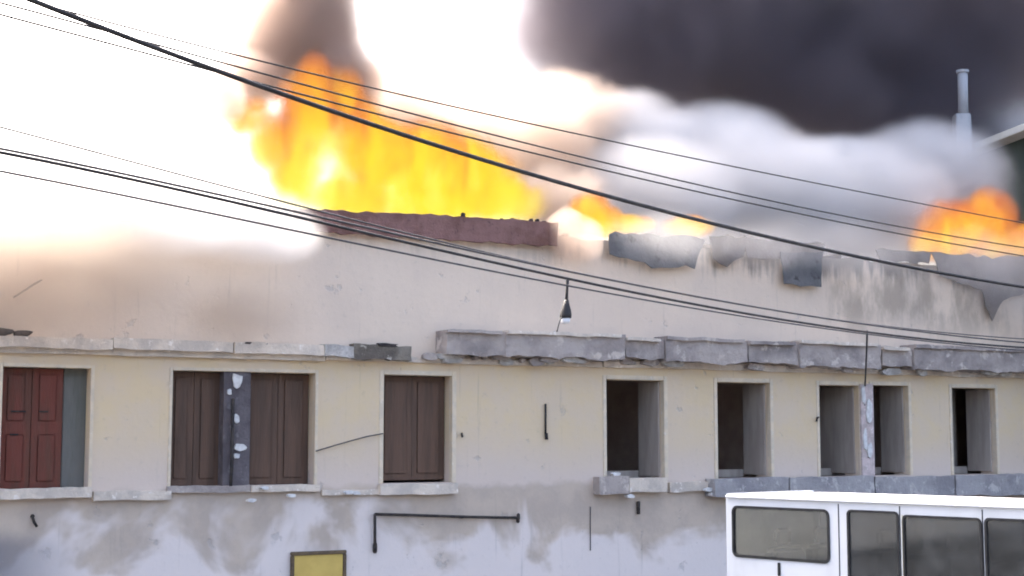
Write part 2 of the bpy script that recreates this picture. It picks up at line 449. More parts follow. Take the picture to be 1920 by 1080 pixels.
for k in range(3, 8):
    h = holes[k]
    # a grey shutter leaf folded inwards along the right jamb, a brown one on the left
    dl = .62 if k in (3, 4, 6, 7) else .95
    MB().box(h[1] - .035, h[1] - .002, .12, .12 + dl, h[2] + .05, h[3] - .02).build('shutter_leaf', M['grey_door'], cas[k], .006)
    MB().box(h[0] + .002, h[0] + .035, .12, .70, h[2] + .05, h[3] - .02).build('shutter_leaf', M['brown_door'], cas[k], .006)
    MB().box(h[0] + .002, h[1] - .002, WT + .35, WT + .40, h[2], h[2] + .14).build('inner_rail', M['grey_door'], cas[k], .006)
    if k in (5, 7):
        MB().box(h[0] + .3, h[1] + .1, 1.15, 1.2, h[2], h[3]).build('inner_door', M['grey_door'], cas[k], .006)
    cas[k]['label'] = {3: 'open window with a grey leaf folded in, above the broken sill', 4: 'open window with a grey leaf folded in, beside the broken-silled one', 5: 'open window left of the peeling pink white pier', 6: 'open window right of the peeling pink white pier', 7: 'rightmost dark window with stained plaster to its left'}[k]
# the thin peeling pier between the right-hand pair
pa2, pb2 = wall(1612, 800)[0], wall(1635, 800)[0]
M['pier_pale'] = rough_mat('pier_pale', (.68, .56, .53), (.52, .43, .40), 6, .9, .03, (.80, .70, .66))
pr2 = jag(bar(MB(), pa2, pb2, -.05, -.004, ZS - .05, ZH + .02, .07), .02, 5, 9).build('pier_cladding', M['pier_pale'], B)
pr2['label'] = 'narrow pier with pinkish white plaster peeling off'
for k, (a, b_, t, q) in enumerate(((1622, 1636, 745, 795), (1624, 1636, 828, 862), (1613, 1622, 720, 760), (1616, 1626, 800, 850))):
    flake('plaster_flake', a, b_, t, q, -.05, M['white_flake'], pr2, 60 + k)

# cornice: separate uneven lengths, pale on the left, broken grey slab on the right
def ledge(name, px0, px1, pyt, pyb, out, mat, seed, step=.12, amp=.022, back=0.0):
    (u0, zt), (u1, zb) = wall(px0, pyt, out), wall(px1, pyb, out)
    # keep the piece level: heights are read at its middle
    pm = (px0 + px1) / 2
    zt = wall(pm, pyt, out)[1]; zb = wall(pm, pyb, out)[1]
    mb = MB(); us = span(u0, u1, step); zs = span(zb, zt, .07)
    panel(mb, us, zs, -out, back - .003, [])
    jag(mb, amp, 2.3, seed)
    mb.v = [(x, min(y, .05), z) for x, y, z in mb.v]
    return mb.build(name, mat, B, 0)
ledge('cornice_length', -190, 212, 630, 650, .22, M['cornice_pale'], 1)
ledge('cornice_length', 214, 438, 637, 657, .22, M['cornice_pale'], 2)
ledge('cornice_length', 440, 608, 644, 664, .22, M['cornice_pale'], 3)
ledge('cornice_moulding', -190, 610, 653, 666, .10, M['cornice_pale'], 4, .15, .012)
ledge('cornice_length', 609, 664, 648, 668, .24, M['rubble'], 5, .08, .035)
ledge('cornice_length', 664, 770, 648, 674, .20, M['cornice_dark'], 6, .08, .045)
ledge('cornice_moulding', 612, 1130, 672, 682, .07, M['cornice_pale'], 7, .15, .015)
ledge('cornice_moulding', 1132, 1960, 688, 699, .07, M['cornice_pale'], 8, .15, .015)
slabs = []
for k, (a, b_) in enumerate(((836, 948), (950, 1172), (1173, 1246), (1248, 1402), (1404, 1498), (1499, 1652), (1654, 1712), (1713, 1960))):
    m_ = (a + b_) / 2; t = 622 + (m_ - 910) * .034 + (0, -1, 4, 0, 3, -1, 5, 0)[k]
    slabs.append((a, b_, t, 664 + (m_ - 910) * .035 + (0, 2, -4, 1, -2, 2, -5, 0)[k]))
for k, (a, b_, t, q) in enumerate(slabs):
    ledge('broken_slab', a, b_, t, q, .34 + .03 * (k % 2), M['cornice_grey'], 20 + k, .08, .055)
    ledge('slab_capping', a + 4, b_ - 6, t - 3, t + 3, .42, M['cornice_pale'] if k in (1, 2, 5, 6) else M['cornice_grey'], 40 + k, .1, .018)
rnd = random.Random(5)
for k in range(30):                       # lumps of broken plaster along the slab's foot
    px = rnd.uniform(770, 1150) if k < 18 else rnd.uniform(1150, 1900)
    py = 672 + (px - 800) * .026 + rnd.uniform(-6, 4)
    wpx = rnd.uniform(5, 22); hpx = rnd.uniform(4, 10)
    flake('plaster_lump', px - wpx, px + wpx, py - hpx, py + hpx, -rnd.uniform(.05, .22), M['rubble'] if rnd.random() < .6 else M['cornice_grey'], B, 100 + k, rnd.uniform(.05, .1), 9)
for k, (a, b_, t, q) in enumerate(((-30, 30, 612, 632), (20, 62, 618, 632), (440, 500, 640, 648), (700, 745, 643, 652))):
    flake('burnt_debris', a, b_, t, q, -.12, M['char'], B, 300 + k, .1, 11)
# sills and the ledge under the openings
sill_px = [(-190, 172, 916, 937, .16, 'cornice_pale'), (176, 322, 921, 938, .10, 'cornice_pale'), (314, 470, 911, 924, .08, 'cornice_grey'), (472, 600, 910, 922, .10, 'cornice_pale'), (604, 712, 918, 928, .06, 'cornice_pale'), (714, 858, 908, 927, .13, 'cornice_pale'), (1124, 1180, 893, 926, .20, 'cornice_grey'), (1180, 1252, 896, 922, .17, 'cornice_pale'), (1256, 1338, 904, 922, .08, 'cornice_pale')]
for k, (a, b_, t, q, o_, mt) in enumerate(sill_px):
    ledge('sill_ledge', a, b_, t, q, o_, M[mt], 60 + k, .1, .022)
for k, (a, b_) in enumerate(((1340, 1480), (1482, 1640), (1642, 1790), (1792, 1960))):
    ledge('sill_ledge', a, b_, 897 - k * 2, 932 - k, .28, M['ledge_blue'], 80 + k, .1, .03)
for k, (px, py) in enumerate(((495, 915), (545, 929), (470, 938), (652, 923), (665, 924), (1152, 889), (1143, 897), (1325, 918), (1335, 926), (1178, 930), (1380, 905), (1400, 907))):
    flake('fallen_chip', px - 9, px + 9, py - 4, py + 4, -.12, M['white_flake'], B, 200 + k, .08, 9)

# burnt roof edge: each piece hangs on its own from the wall head
def roof_piece(name, pts_px, off, mat, label, seed, t=.03, ragged=0.0):
    rnd = random.Random(seed); out = []
    n = len(pts_px)
    for k in range(n):
        a, b_ = pts_px[k], pts_px[(k + 1) % n]
        m_ = max(1, int(math.hypot(b_[0] - a[0], b_[1] - a[1]) / 14)) if ragged else 1
        for j in range(m_):
            f = j / m_; x = a[0] + (b_[0] - a[0]) * f; y = a[1] + (b_[1] - a[1]) * f
            low = y > (a[1] + b_[1]) / 2 - 2
            out.append(wall(x + rnd.uniform(-1, 1) * ragged * .4, y + rnd.uniform(-1, 1) * ragged, off))
    o = MB().poly(out, -off - t, -off).build(name, mat, B, .004)
    o['label'] = label
    return o
roof_piece('roof_fascia', [(548, 392), (700, 399), (820, 404), (960, 412), (1045, 418), (1042, 462), (960, 458), (800, 448), (640, 440), (556, 430)], .10, M['fascia_burnt'], 'scorched reddish brown fascia board below the main flames', 1, .05, 2.5)
roof_piece('roof_fascia', [(-190, 372), (120, 374), (330, 380), (546, 390), (552, 428), (330, 418), (120, 410), (-190, 402)], .07, M['cornice_pale'], 'pale roof edge half lost in bright smoke and sky glare', 12, .05, 2)
roof_piece('hanging_sheet', [(1140, 436), (1300, 444), (1322, 448), (1302, 501), (1285, 500), (1222, 500), (1190, 488), (1160, 480), (1142, 474)], .14, M['sheet_grey'], 'dark grey roofing sheet with a ragged burnt lower edge', 2, .02, 3.5)
roof_piece('hanging_sheet', [(1330, 442), (1398, 444), (1392, 482), (1362, 498), (1335, 488)], .12, M['sheet_brown'], 'brownish torn roofing sheet hanging from the wall head', 3, .02, 4)
roof_piece('hanging_sheet', [(1396, 448), (1545, 456), (1540, 488), (1460, 486), (1400, 484)], .08, M['sheet_brown'], 'smoke greyed strip of roofing along the wall head', 4, .02, 3)
roof_piece('hanging_sheet', [(1462, 470), (1540, 474), (1540, 536), (1500, 540), (1470, 530)], .13, M['sheet_grey'], 'dark grey square flap of roofing hanging lowest', 5, .02, 3)
roof_piece('hanging_sheet', [(1640, 466), (1745, 472), (1742, 494), (1650, 488)], .10, M['sheet_brown'], 'grey roofing strip left of the right-hand flames', 6, .02, 3)
roof_piece('hanging_sheet', [(1745, 476), (1960, 486), (1960, 540), (1880, 560), (1860, 600), (1838, 545), (1760, 512)], .10, M['sheet_brown'], 'brown scorched sheet below the right-hand flames', 7, .02, 5)
for k in range(16):                        # battens burnt to stubs above the fascia
    px = 858 + k * 12 + random.uniform(-7, 7); py = 412 + (px - 900) * .07
    u, z = wall(px, py, .05); hgt = random.uniform(-.04, .11)
    MB().box(u - .03, u + .03, -.08, -.02, z - .15, z + hgt).build('batten_stub', M['char'], B, .008)

# ------------------------------------------------------------------ iron fittings on the wall
def W3(px, py, off):
    u, z = wall(px, py, off); return Vector((u, -off, z))
def to_world(v):
    return WO + WU * v.x + WN * v.y + Vector((0, 0, v.z))
def on_wall_thing(name, pieces, label, cat):
    """pieces: (part name, list of tube paths (px, py, off), radius, material)"""
    base = to_world(W3(*pieces[0][1][0][0]))
    root = empty(name, base, WA) if len(pieces) > 1 else None
    first = None
    for pn, paths, r, mat in pieces:
        mb = MB()
        for path in paths:
            pts = [W3(*p) for p in path]
            mb.tube([(p.x, p.y, p.z) for p in pts], r, 8)
        # store relative to the base
        bl = W3(*pieces[0][1][0][0])
        mb.v = [(x - bl.x, y - bl.y, z - bl.z) for x, y, z in mb.v]
        o = mb.build(pn if root else name, mat, root, 0, True)
        if not root: o.location = base; o.rotation_euler = (0, 0, WA); first = o
    return tag(root or first, label, cat)
on_wall_thing('pipe_rail', [('rail', [[(703, 964, .06), (780, 966, .06), (870, 969, .06), (972, 971, .06)]], .022, M['iron']),
    ('drop_leg', [[(703, 964, .06), (703, 1000, .06), (703, 1032, .05)]], .024, M['iron']),
    ('end_bracket', [[(972, 965, .0), (972, 971, .08), (971, 978, .0)]], .028, M['iron']),
    ('end_bracket', [[(703, 1020, .0), (703, 1028, .07), (703, 1034, .0)]], .034, M['iron']),
    ('bracket', [[(866, 969, .0), (866, 969, .07)]], .026, M['iron'])], 'thin dark iron rail with a drop leg below the brown shuttered window', 'iron rail')
on_wall_thing('wall_conduit', [('tube', [[(1023, 757, .03), (1023, 815, .03)]], .017, M['cable_black']), ('end_cap', [[(1024, 812, .03), (1025, 824, .035)]], .028, M['cable_black'])],
    'short black conduit on the blank cream wall between two windows', 'conduit')
on_wall_thing('iron_stub', [('stub', [[(1197, 940, .04), (1197, 964, .05)]], .03, M['iron']), ('fixing', [[(1197, 948, 0), (1197, 948, .05)]], .02, M['iron'])], 'stubby black iron lug below the broken sill', 'wall lug')
on_wall_thing('iron_hook', [('hook', [[(61, 970, .0), (62, 972, .05), (64, 979, .06), (69, 987, .04)]], .02, M['iron']), ('fixing', [[(61, 968, -.02), (61, 968, .02)]], .03, M['iron'])], 'small bent iron hook low on the wall under the red doors', 'hook')
on_wall_thing('shutter_catch', [('catch', [[(866, 812, -.01), (866, 814, .05), (867, 820, .06)]], .016, M['iron'])], 'small iron catch right of the brown shuttered window', 'shutter catch')
on_wall_thing('shutter_catch', [('catch', [[(1535, 782, -.01), (1532, 784, .06), (1531, 790, .06)]], .02, M['iron'])], 'small iron catch left of the pair of windows', 'shutter catch')
on_wall_thing('wall_crack', [('wire', [[(1107, 950, .012), (1107, 990, .016), (1107, 1032, .012)]], .008, M['cable_grey'])], 'thin grey tube standing in for a vertical crack in the whitewashed lower wall', 'wire')  # a crack in the plaster, drawn as an added thin tube
on_wall_thing('slack_wire', [('wire', [[(592, 846, .03), (625, 836, .06), (660, 826, .05), (690, 818, .05), (718, 813, .03)]], .009, M['cable_grey'])], 'slack grey wire sloping up to the brown shuttered window', 'wire')
on_wall_thing('loose_wire', [('wire', [[(25, 558, .03), (45, 545, .07), (62, 534, .08), (78, 525, .05)]], .014, M['cable_grey'])], 'short loose wire end on the smoky wall above the red doors', 'wire')

# framed yellow board on the lower wall
(u0, z1), (u1, _) = wall(552, 1042, .05), wall(643, 1042, .05)
sg = empty('yellow_board', to_world(Vector(((u0 + u1) / 2, -.02, z1 - .72))), WA)
tag(sg, 'plain yellow board in a dark frame on the whitewashed lower wall', 'board')
hw = (u1 - u0) / 2
MB().box(-hw, hw, -.03, 0, 0, .72).build('board', M['yellow'], sg, .004)
for nm, a in (('frame_rail', (-hw - .055, hw + .055, -.05, .005, .722, .775)), ('frame_rail', (-hw - .055, hw + .055, -.05, .005, -.055, -.002)), ('frame_stile', (-hw - .055, -hw - .002, -.048, .003, 0, .72)), ('frame_stile', (hw + .002, hw + .055, -.048, .003, 0, .72))):
    MB().box(*a).build(nm, M['sign_frame'], sg, .008)

# ------------------------------------------------------------------ overhead cables
LA, LB = at_depth(0, 300, 11.5), at_depth(1920, 600, 24.0)
CANG = math.atan2(LB.y - LA.y, LB.x - LA.x)
CP = Vector((LA.x, LA.y, 0))
CN = Vector((-math.sin(CANG), math.cos(CANG), 0))
def cpt(px, py, off=0.0):
    return on_plane(px, py, CP + CN * off, CANG)
def smooth_path(pts, n=7):
    out = []
    for k in range(len(pts) - 1):
        p0, p1, p2, p3 = pts[max(k - 1, 0)], pts[k], pts[k + 1], pts[min(k + 2, len(pts) - 1)]
        for j in range(n):
            t = j / n
            out.append(0.5 * ((2 * p1) + (p2 - p0) * t + (2 * p0 - 5 * p1 + 4 * p2 - p3) * t * t + (3 * p1 - p0 - 3 * p2 + p3) * t ** 3))
    out.append(pts[-1]); return out
def fit_path(px):
    """the span as a smooth curve through the measured points: a cubic by least squares keeps it taut"""
    import numpy as np
    a = np.array(px, float); t = (a[:, 0] - 960) / 1000
    c = np.polyfit(t, a[:, 1], 3 if len(px) > 5 else 2)
    xs = [x for x in range(-140, 2100, 70)]
    return [(x, float(np.polyval(c, (x - 960) / 1000))) for x in xs]
cable_px = {
 'main': [(-100, -66), (55, 0), (200, 58), (330, 103), (430, 140), (540, 180), (700, 235), (860, 285), (1000, 328), (1150, 370), (1300, 408), (1450, 447), (1600, 482), (1740, 508), (1860, 528), (2000, 550)],
 'second': [(-100, -22), (0, 6), (340, 96), (470, 132), (640, 180), (760, 208), (860, 236), (960, 262), (1100, 294), (1250, 333), (1400, 369), (1560, 401), (1700, 427), (1880, 458), (2000, 476)],
 'third': [(-100, 0), (0, 26), (400, 138), (585, 184), (680, 205), (760, 226), (860, 251), (1000, 286), (1120, 312), (1250, 347), (1400, 382), (1560, 415), (1700, 443), (1900, 476), (2000, 492)],
 'top': [(-100, -42), (0, -14), (385, 89), (430, 100), (500, 118), (665, 158), (800, 188), (1000, 232), (1100, 253), (1240, 285), (1400, 317), (1560, 350), (1700, 378), (1820, 400), (2000, 432)],
 'low_a': [(-100, 266), (20, 290), (100, 308), (200, 326), (300, 347), (400, 370), (530, 400), (650, 428), (800, 462), (950, 496), (1070, 525), (1200, 553), (1350, 581), (1500, 604), (1625, 621), (1800, 640), (1920, 651), (2000, 658)],
 'low_b': [(-100, 258), (80, 297), (200, 319), (330, 347), (480, 381), (620, 411), (760, 441), (900, 471), (1000, 495), (1100, 517), (1250, 549), (1400, 574), (1560, 598), (1700, 616), (1900, 640), (2000, 650)],
 'low_c': [(-100, 303), (0, 322), (70, 333), (200, 358), (350, 389), (480, 419), (600, 446), (760, 474), (900, 503), (1040, 530), (1200, 561), (1350, 587), (1500, 610), (1700, 634), (1920, 656), (2000, 664)],
 'low_d': [(-100, 216), (155, 275), (220, 292), (310, 318), (420, 349), (500, 372), (560, 389), (700, 424), (900, 470), (1100, 515), (1300, 556), (1500, 590), (1700, 612), (2000, 642)],
}
cl = {'main': ('thick black cable crossing the flames, lowest of the upper wires', .024, 'cable_black', 0),
 'second': ('thin wire between the topmost wire and the thick black cable', .0095, 'cable_black', .2),
 'third': ('thin wire running just above the thick black cable', .010, 'cable_black', .35),
 'top': ('topmost thin wire, sloping across the grey smoke', .009, 'cable_black', .5),
 'low_a': ('black telephone cable carrying the hanging clamp, in the lower bundle', .015, 'cable_black', 0),
 'low_b': ('thin grey cable along the upper side of the lower bundle', .012, 'cable_grey', .12),
 'low_c': ('grey cable hanging lowest of the lower bundle', .010, 'cable_grey', -.1),
 'low_d': ('faint thin wire uppermost at the left of the lower bundle', .009, 'cable_grey', .25)}
for k, px in cable_px.items():
    lab, r, mt, off = cl[k]
    pts = [cpt(x, y, off) for x, y in fit_path(px)]
    mb = MB().tube(pts, r, 8)
    o = mb.build('overhead_cable', M[mt], None, 0, True)
    tag(o, lab, 'cable', 'overhead cables across the street')
def lathe(mb, c, prof, n=14):
    mb.tube([(c.x, c.y, c.z + z) for r, z in prof], [r for r, z in prof], n); return mb
# hanging clamp on the lower bundle
ct, cb = cpt(1064, 527), cpt(1060, 607)
hgt = ct.z - cb.z
hc = empty('hanging_clamp', cb); tag(hc, 'black bottle shaped clamp with a white foot hanging from the lower cables', 'cable clamp')
zz = Vector((0, 0, 0)); lean = (ct - cb); lean.z = 0
def leanify(mb): mb.v = [(x + lean.x * z / hgt, y + lean.y * z / hgt, z) for x, y, z in mb.v]; return mb
leanify(lathe(MB(), zz, [(.018, hgt * .55), (.016, hgt * .7), (.014, hgt * .9), (.020, hgt * 1.02)])).build('stem', M['cable_black'], hc, 0, True)
leanify(lathe(MB(), zz, [(.062, hgt * .13), (.066, hgt * .2), (.058, hgt * .30), (.040, hgt * .42), (.024, hgt * .56)])).build('housing', M['cable_black'], hc, 0, True)
leanify(lathe(MB(), zz, [(.03, 0), (.05, hgt * .04), (.054, hgt * .13)])).build('foot', M['white_plastic'], hc, 0, True)
tail = smooth_path([Vector(p) - cb for p in (cpt(1056, 590), cpt(1049, 604), cpt(1044, 622))], 4)
MB().tube(tail, .007, 6).build('tail_wire', M['cable_black'], hc, 0, True)
# service drop down to the peeling pier
a = cpt(1626, 621); e1 = to_world(W3(1622, 722, .08)); e2 = to_world(W3(1621, 760, .05))
mid = (a + e1) / 2 + Vector((0, 0, -.05))
tag(MB().tube(smooth_path([a, mid, e1, e2], 8), .014, 8).build('service_drop', M['cable_black'], None, 0, True), 'black wire dropping straight from the lower cables to the peeling pier', 'wire')

# ------------------------------------------------------------------ white van
VH = math.atan2(-.74, .67)                           # heading: rear far left, front near right
P0 = at_depth(1362, 1000, 18.0); P0.z = 0
V = empty('white_van', P0, VH)
tag(V, 'white passenger van with dark side windows parked before the building', 'van')
VU = Vector((math.cos(VH), math.sin(VH), 0))
def van(px, py):
    p = on_plane(px, py, P0, VH); return (p - P0).dot(VU), p.z
VL, VW = 4.85, 1.72
ZR = van(1500, 937)[1]                                # where the side turns into the roof
win = []
for a, b_, t, q in ((1376, 1553, 955, 1047), (1592, 1683, 961, 1092), (1696, 1838, 972, 1100), (1850, 2000, 978, 1110)):
    (u0, _), (u1, _) = van(a, 1000), van(b_, 1000); pm = (a + b_) / 2
    win.append([u0, u1, van(pm, q)[1], van(pm, t)[1]])
zt_ = sum(w[3] for w in win) / 4
print('VAN windows', [[round(x, 2) for x in w] for w in win], 'roof', round(ZR, 2))
arch = [(.55, 1.33), (3.35, 4.13)]
def van_warp(u, z): return u, z
vb = MB()
vz = [.28, .62, ZR] + span(.7, ZR, .12); vu = span(0, VL - .25, .2)
hl = [tuple(w) for w in win if w[0] < VL - .5]
for w in hl: vu += [w[0], w[1]]; vz += [w[2], w[3]]
hl2 = hl + [(a, b_, .2, .62) for a, b_ in arch]
for a, b_ in arch: vu += [a, b_]
vu = [x for x in vu if x <= max(VL - .25, hl[-1][1] + .06)]
UE = max(vu)
panel(vb, vu, vz, 0, .045, hl2)
panel(vb, vu, vz, VW - .045, VW, hl2)
# roof: crowned, rounded at both gutters
prof = []
for k in range(13):
    t = k / 12; a = math.pi * (1 - t)
    y = VW / 2 + VW / 2 * math.copysign(abs(math.cos(a)) ** .45, math.cos(a)); z = ZR + .035 * abs(math.sin(a)) ** .6
    prof.append((y, z))
us = span(0, UE, .3)
for i in range(len(us) - 1):
    for k in range(12):
        f0 = 1 - .25 * max(0, .35 - us[i]) ** 1.0; f1 = 1 - .25 * max(0, .35 - us[i + 1])
        za = lambda z, u: ZR + (z - ZR) * min(1.0, .45 + u * 1.6)
        vb.quad((us[i], prof[k][0], za(prof[k][1], us[i])), (us[i + 1], prof[k][0], za(prof[k][1], us[i + 1])), (us[i + 1], prof[k + 1][0], za(prof[k + 1][1], us[i + 1])), (us[i], prof[k + 1][0], za(prof[k + 1][1], us[i])))
# rear panel, nose and floor
vb.box(-.02, .03, .03, VW - .03, .30, ZR + .04)
vb.box(.03, UE, .05, VW - .05, .30, .40)
nose = [(UE, .30), (VL + .12, .30), (VL + .15, .62), (VL + .06, .98), (UE + .02, ZR)]
mbn = MB().poly(nose, .02, VW - .02); o_ = len(vb.v); vb.v += mbn.v; vb.f += [tuple(o_ + i for i in f) for f in mbn.f]
body = vb.build('body', M['paint'], V, .012, False, 3)
def rrect(x0, x1, z0, z1, r, n=5):
    out = []
    for cx, cz, a0 in ((x1 - r, z1 - r, 0), (x0 + r, z1 - r, 90), (x0 + r, z0 + r, 180), (x1 - r, z0 + r, 270)):
        for k in range(n + 1):
            a = R(a0 + 90 * k / n); out.append((cx + r * math.cos(a), cz + r * math.sin(a)))
    return out
def ring(x0, x1, z0, z1, wdt, r, y0, y1):
    o, i = rrect(x0, x1, z0, z1, r + wdt), rrect(x0 + wdt, x1 - wdt, z0 + wdt, z1 - wdt, r)
    mb = MB(); n = len(o)
    for k in range(n):
        q = (k + 1) % n
        O = lambda p, y: (p[0], y, p[1])
        mb.quad(O(o[k], y0), O(o[q], y0), O(i[q], y0), O(i[k], y0)); mb.quad(O(o[k], y1), O(i[k], y1), O(i[q], y1), O(o[q], y1))
        mb.quad(O(o[k], y0), O(o[k], y1), O(o[q], y1), O(o[q], y0)); mb.quad(O(i[k], y0), O(i[q], y0), O(i[q], y1), O(i[k], y1))
    return mb
for side in (0, 1):
    for k, w in enumerate(hl):
        yy = -.012 if side == 0 else VW - .03
        e = .022
        gk = ring(w[0] - e, w[1] + e, w[2] - e, w[3] + e, .03 if k == 0 else .026, .05 if k == 0 else .03, yy, yy + .045).build('window_gasket', M['rubber'], V)
        MB().box(w[0] - .002, w[1] + .002, yy + .018, yy + .024, w[2] - .002, w[3] + .002).build('window_pane', M['glass' if k == 0 else 'glass_dark'], gk)
# gutter, door seams, pale seal, handle, lamps
MB().tube([(0.02, -.02, ZR + .005), (UE, -.02, ZR + .005)], .016, 8).build('rain_gutter', M['paint'], V)
for px in (1573, 1688, 1843):
    u = van(px, 1000)[0]
    MB().box(u - .006, u + .006, -.004, .01, .45, ZR - .03).build('door_seam', M['rubber'], V)
u = van(1690, 1000)[0]; MB().box(u + .010, u + .030, -.012, .01, win[2][2] - .05, win[2][3] + .02).build('door_seal', M['seal_pale'], V, .004)
u = van(1460, 1000)[0]; MB().box(u - .02, u + .02, -.012, .0, win[0][2] - .20, win[0][2] - .05).build('fuel_flap_latch', M['rubber'], V, .004)
MB().box(2.0, 2.18, -.03, 0, .98, 1.02).build('door_handle', M['rubber'], V, .008)
for yy in (.08, VW - .2):
    MB().box(-.05, -.018, yy, yy + .12, .75, 1.15).build('tail_lamp', M['red_door'], V, .01)
MB().box(-.12, -.03, .05, VW - .05, .36, .52).build('rear_bumper', M['rubber'], V, .02)
for (a, b_) in arch:
    for yy in (.02, VW - .22):
        c = Vector(((a + b_) / 2, yy, .32)); tw = []
        t = MB().tube([(c.x, yy + .0, c.z), (c.x, yy + .03, c.z), (c.x, yy + .17, c.z), (c.x, yy + .20, c.z)], [.27, .32, .32, .27], 24).build('wheel', M['tyre'], V)
        MB().tube([(c.x, yy - .008, c.z), (c.x, yy + .02, c.z)], [.18, .2], 20).build('rim', M['rim'], t)
# seats inside, seat belt
for u in (.55, 1.45, 2.35, 3.3):
    for yy in (.14, .92):
        s_ = MB().box(u, u + .5, yy, yy + .62, .45, .80).box(u - .12, u + .06, yy, yy + .62, .80, 1.42).build('seat', M['seat'], V, .05, False, 3)
        MB().box(u - .12, u - .02, yy + .17, yy + .45, 1.44, 1.64).build('headrest', M['seat'], s_, .04, False, 3)
u = van(1664, 1000)[0]
MB().tube([(u, .09, win[1][3] - .01), (u + .04, .10, win[1][3] - .25), (u + .07, .11, win[1][2] + .1)], .018, 6).build('seat_belt', M['seal_pale'], V)

# ------------------------------------------------------------------ neighbour behind on the right
ND = 36.0
c0 = at_depth(1822, 296, ND); c1 = at_depth(2150, 222, ND - 7)
na = math.atan2(c1.y - c0.y, c1.x - c0.x); nlen = math.hypot(c1.x - c0.x, c1.y - c0.y)
NB = empty('neighbour_building', (c0.x, c0.y, 0), na)
tag(NB, 'dark green grey building with a pale eave behind the right-hand flames', 'building')
ez = c0.z
panel(MB(), span(0, nlen, 1.0), span(0, ez, .8), 0, .35, [(1.6, 2.5, ez - 2.2, ez - .9)] if False else []).build('front_wall', M['far_green'], NB)
MB().box(0, .3, .35, 6.7, 0, ez).build('side_wall', M['far_green'], NB)
MB().box(nlen - .3, nlen, .35, 6.7, 0, ez).build('side_wall', M['far_green'], NB)
MB().box(0, nlen, 6.7, 7, 0, ez).build('back_wall', M['far_green'], NB)
ev = MB().box(-.15, nlen, -.45, .5, ez, ez + .16).build('eave', M['eave_pale'], NB, .01)
rf = MB(); rf.v = [(-.1, -.3, ez + .16), (nlen, -.3, ez + .16), (nlen, 7, ez + .16), (-.1, 7, ez + .16), (.6, 3.4, ez + .5), (nlen, 3.4, ez + .5)]
rf.f = [(0, 1, 5, 4), (2, 3, 4, 5), (3, 0, 4), (1, 2, 5), (0, 3, 2, 1)]
rf.build('roof', M['far_green'], NB)
# pale flue stack standing left of it
sd_ = 35.0; s0 = at_depth(1808, 372, sd_); k_ = sd_ / F
sk = empty('flue_stack', (s0.x, s0.y, 0)); tag(sk, 'tall thin pale flue stack rising into the dark smoke', 'chimney')
zA, zB, zC = at_depth(1808, 322, sd_).z, at_depth(1808, 215, sd_).z, at_depth(1812, 132, sd_).z
bw = 20 * k_
MB().box(-bw, bw, -bw, bw, 0, zA).build('base', M['stack'], sk, .02)
MB().box(-15 * k_, 14 * k_, -.17, .17, zA, zB).build('shaft', M['stack'], sk, .02)
MB().tube([(3 * k_, 0, zB), (4 * k_, 0, zC - .05)], 9.5 * k_, 14).build('flue_pipe', M['stack'], sk, 0, True)
MB().tube([(4 * k_, 0, zC - .06), (4 * k_, 0, zC)], 12 * k_, 14).build('flue_cap', M['stack'], sk, 0)

# ------------------------------------------------------------------ smoke and flames: soft volumes in closed lumpy hulls
def hull(name, puffs, voxel):
    bm = bmesh.new()
    for c, r in puffs:
        mt = Matrix.Translation(c) @ Matrix.Diagonal((r[0], r[1], r[2], 1))
        bmesh.ops.create_icosphere(bm, subdivisions=3, radius=1.0, matrix=mt)
    me = bpy.data.meshes.new(name); bm.to_mesh(me); bm.free()
    o = bpy.data.objects.new(name, me); col.objects.link(o)
    md = o.modifiers.new('r', 'REMESH'); md.mode = 'VOXEL'; md.voxel_size = voxel
    dg = bpy.context.evaluated_depsgraph_get()
    me2 = bpy.data.meshes.new_from_object(o.evaluated_get(dg)); me2.name = name
    o.modifiers.clear(); o.data = me2; bpy.data.meshes.remove(me)
    return o
def puff_list(px_puffs, base=None):
    out = []
    for px, py, off, rx, rz, ry in px_puffs:
        d = (wall_depth(px) if base is None else base) + off
        c = at_depth(px, py, d)
        out.append((c, (rx * d / F, ry, rz * d / F)))
    return out
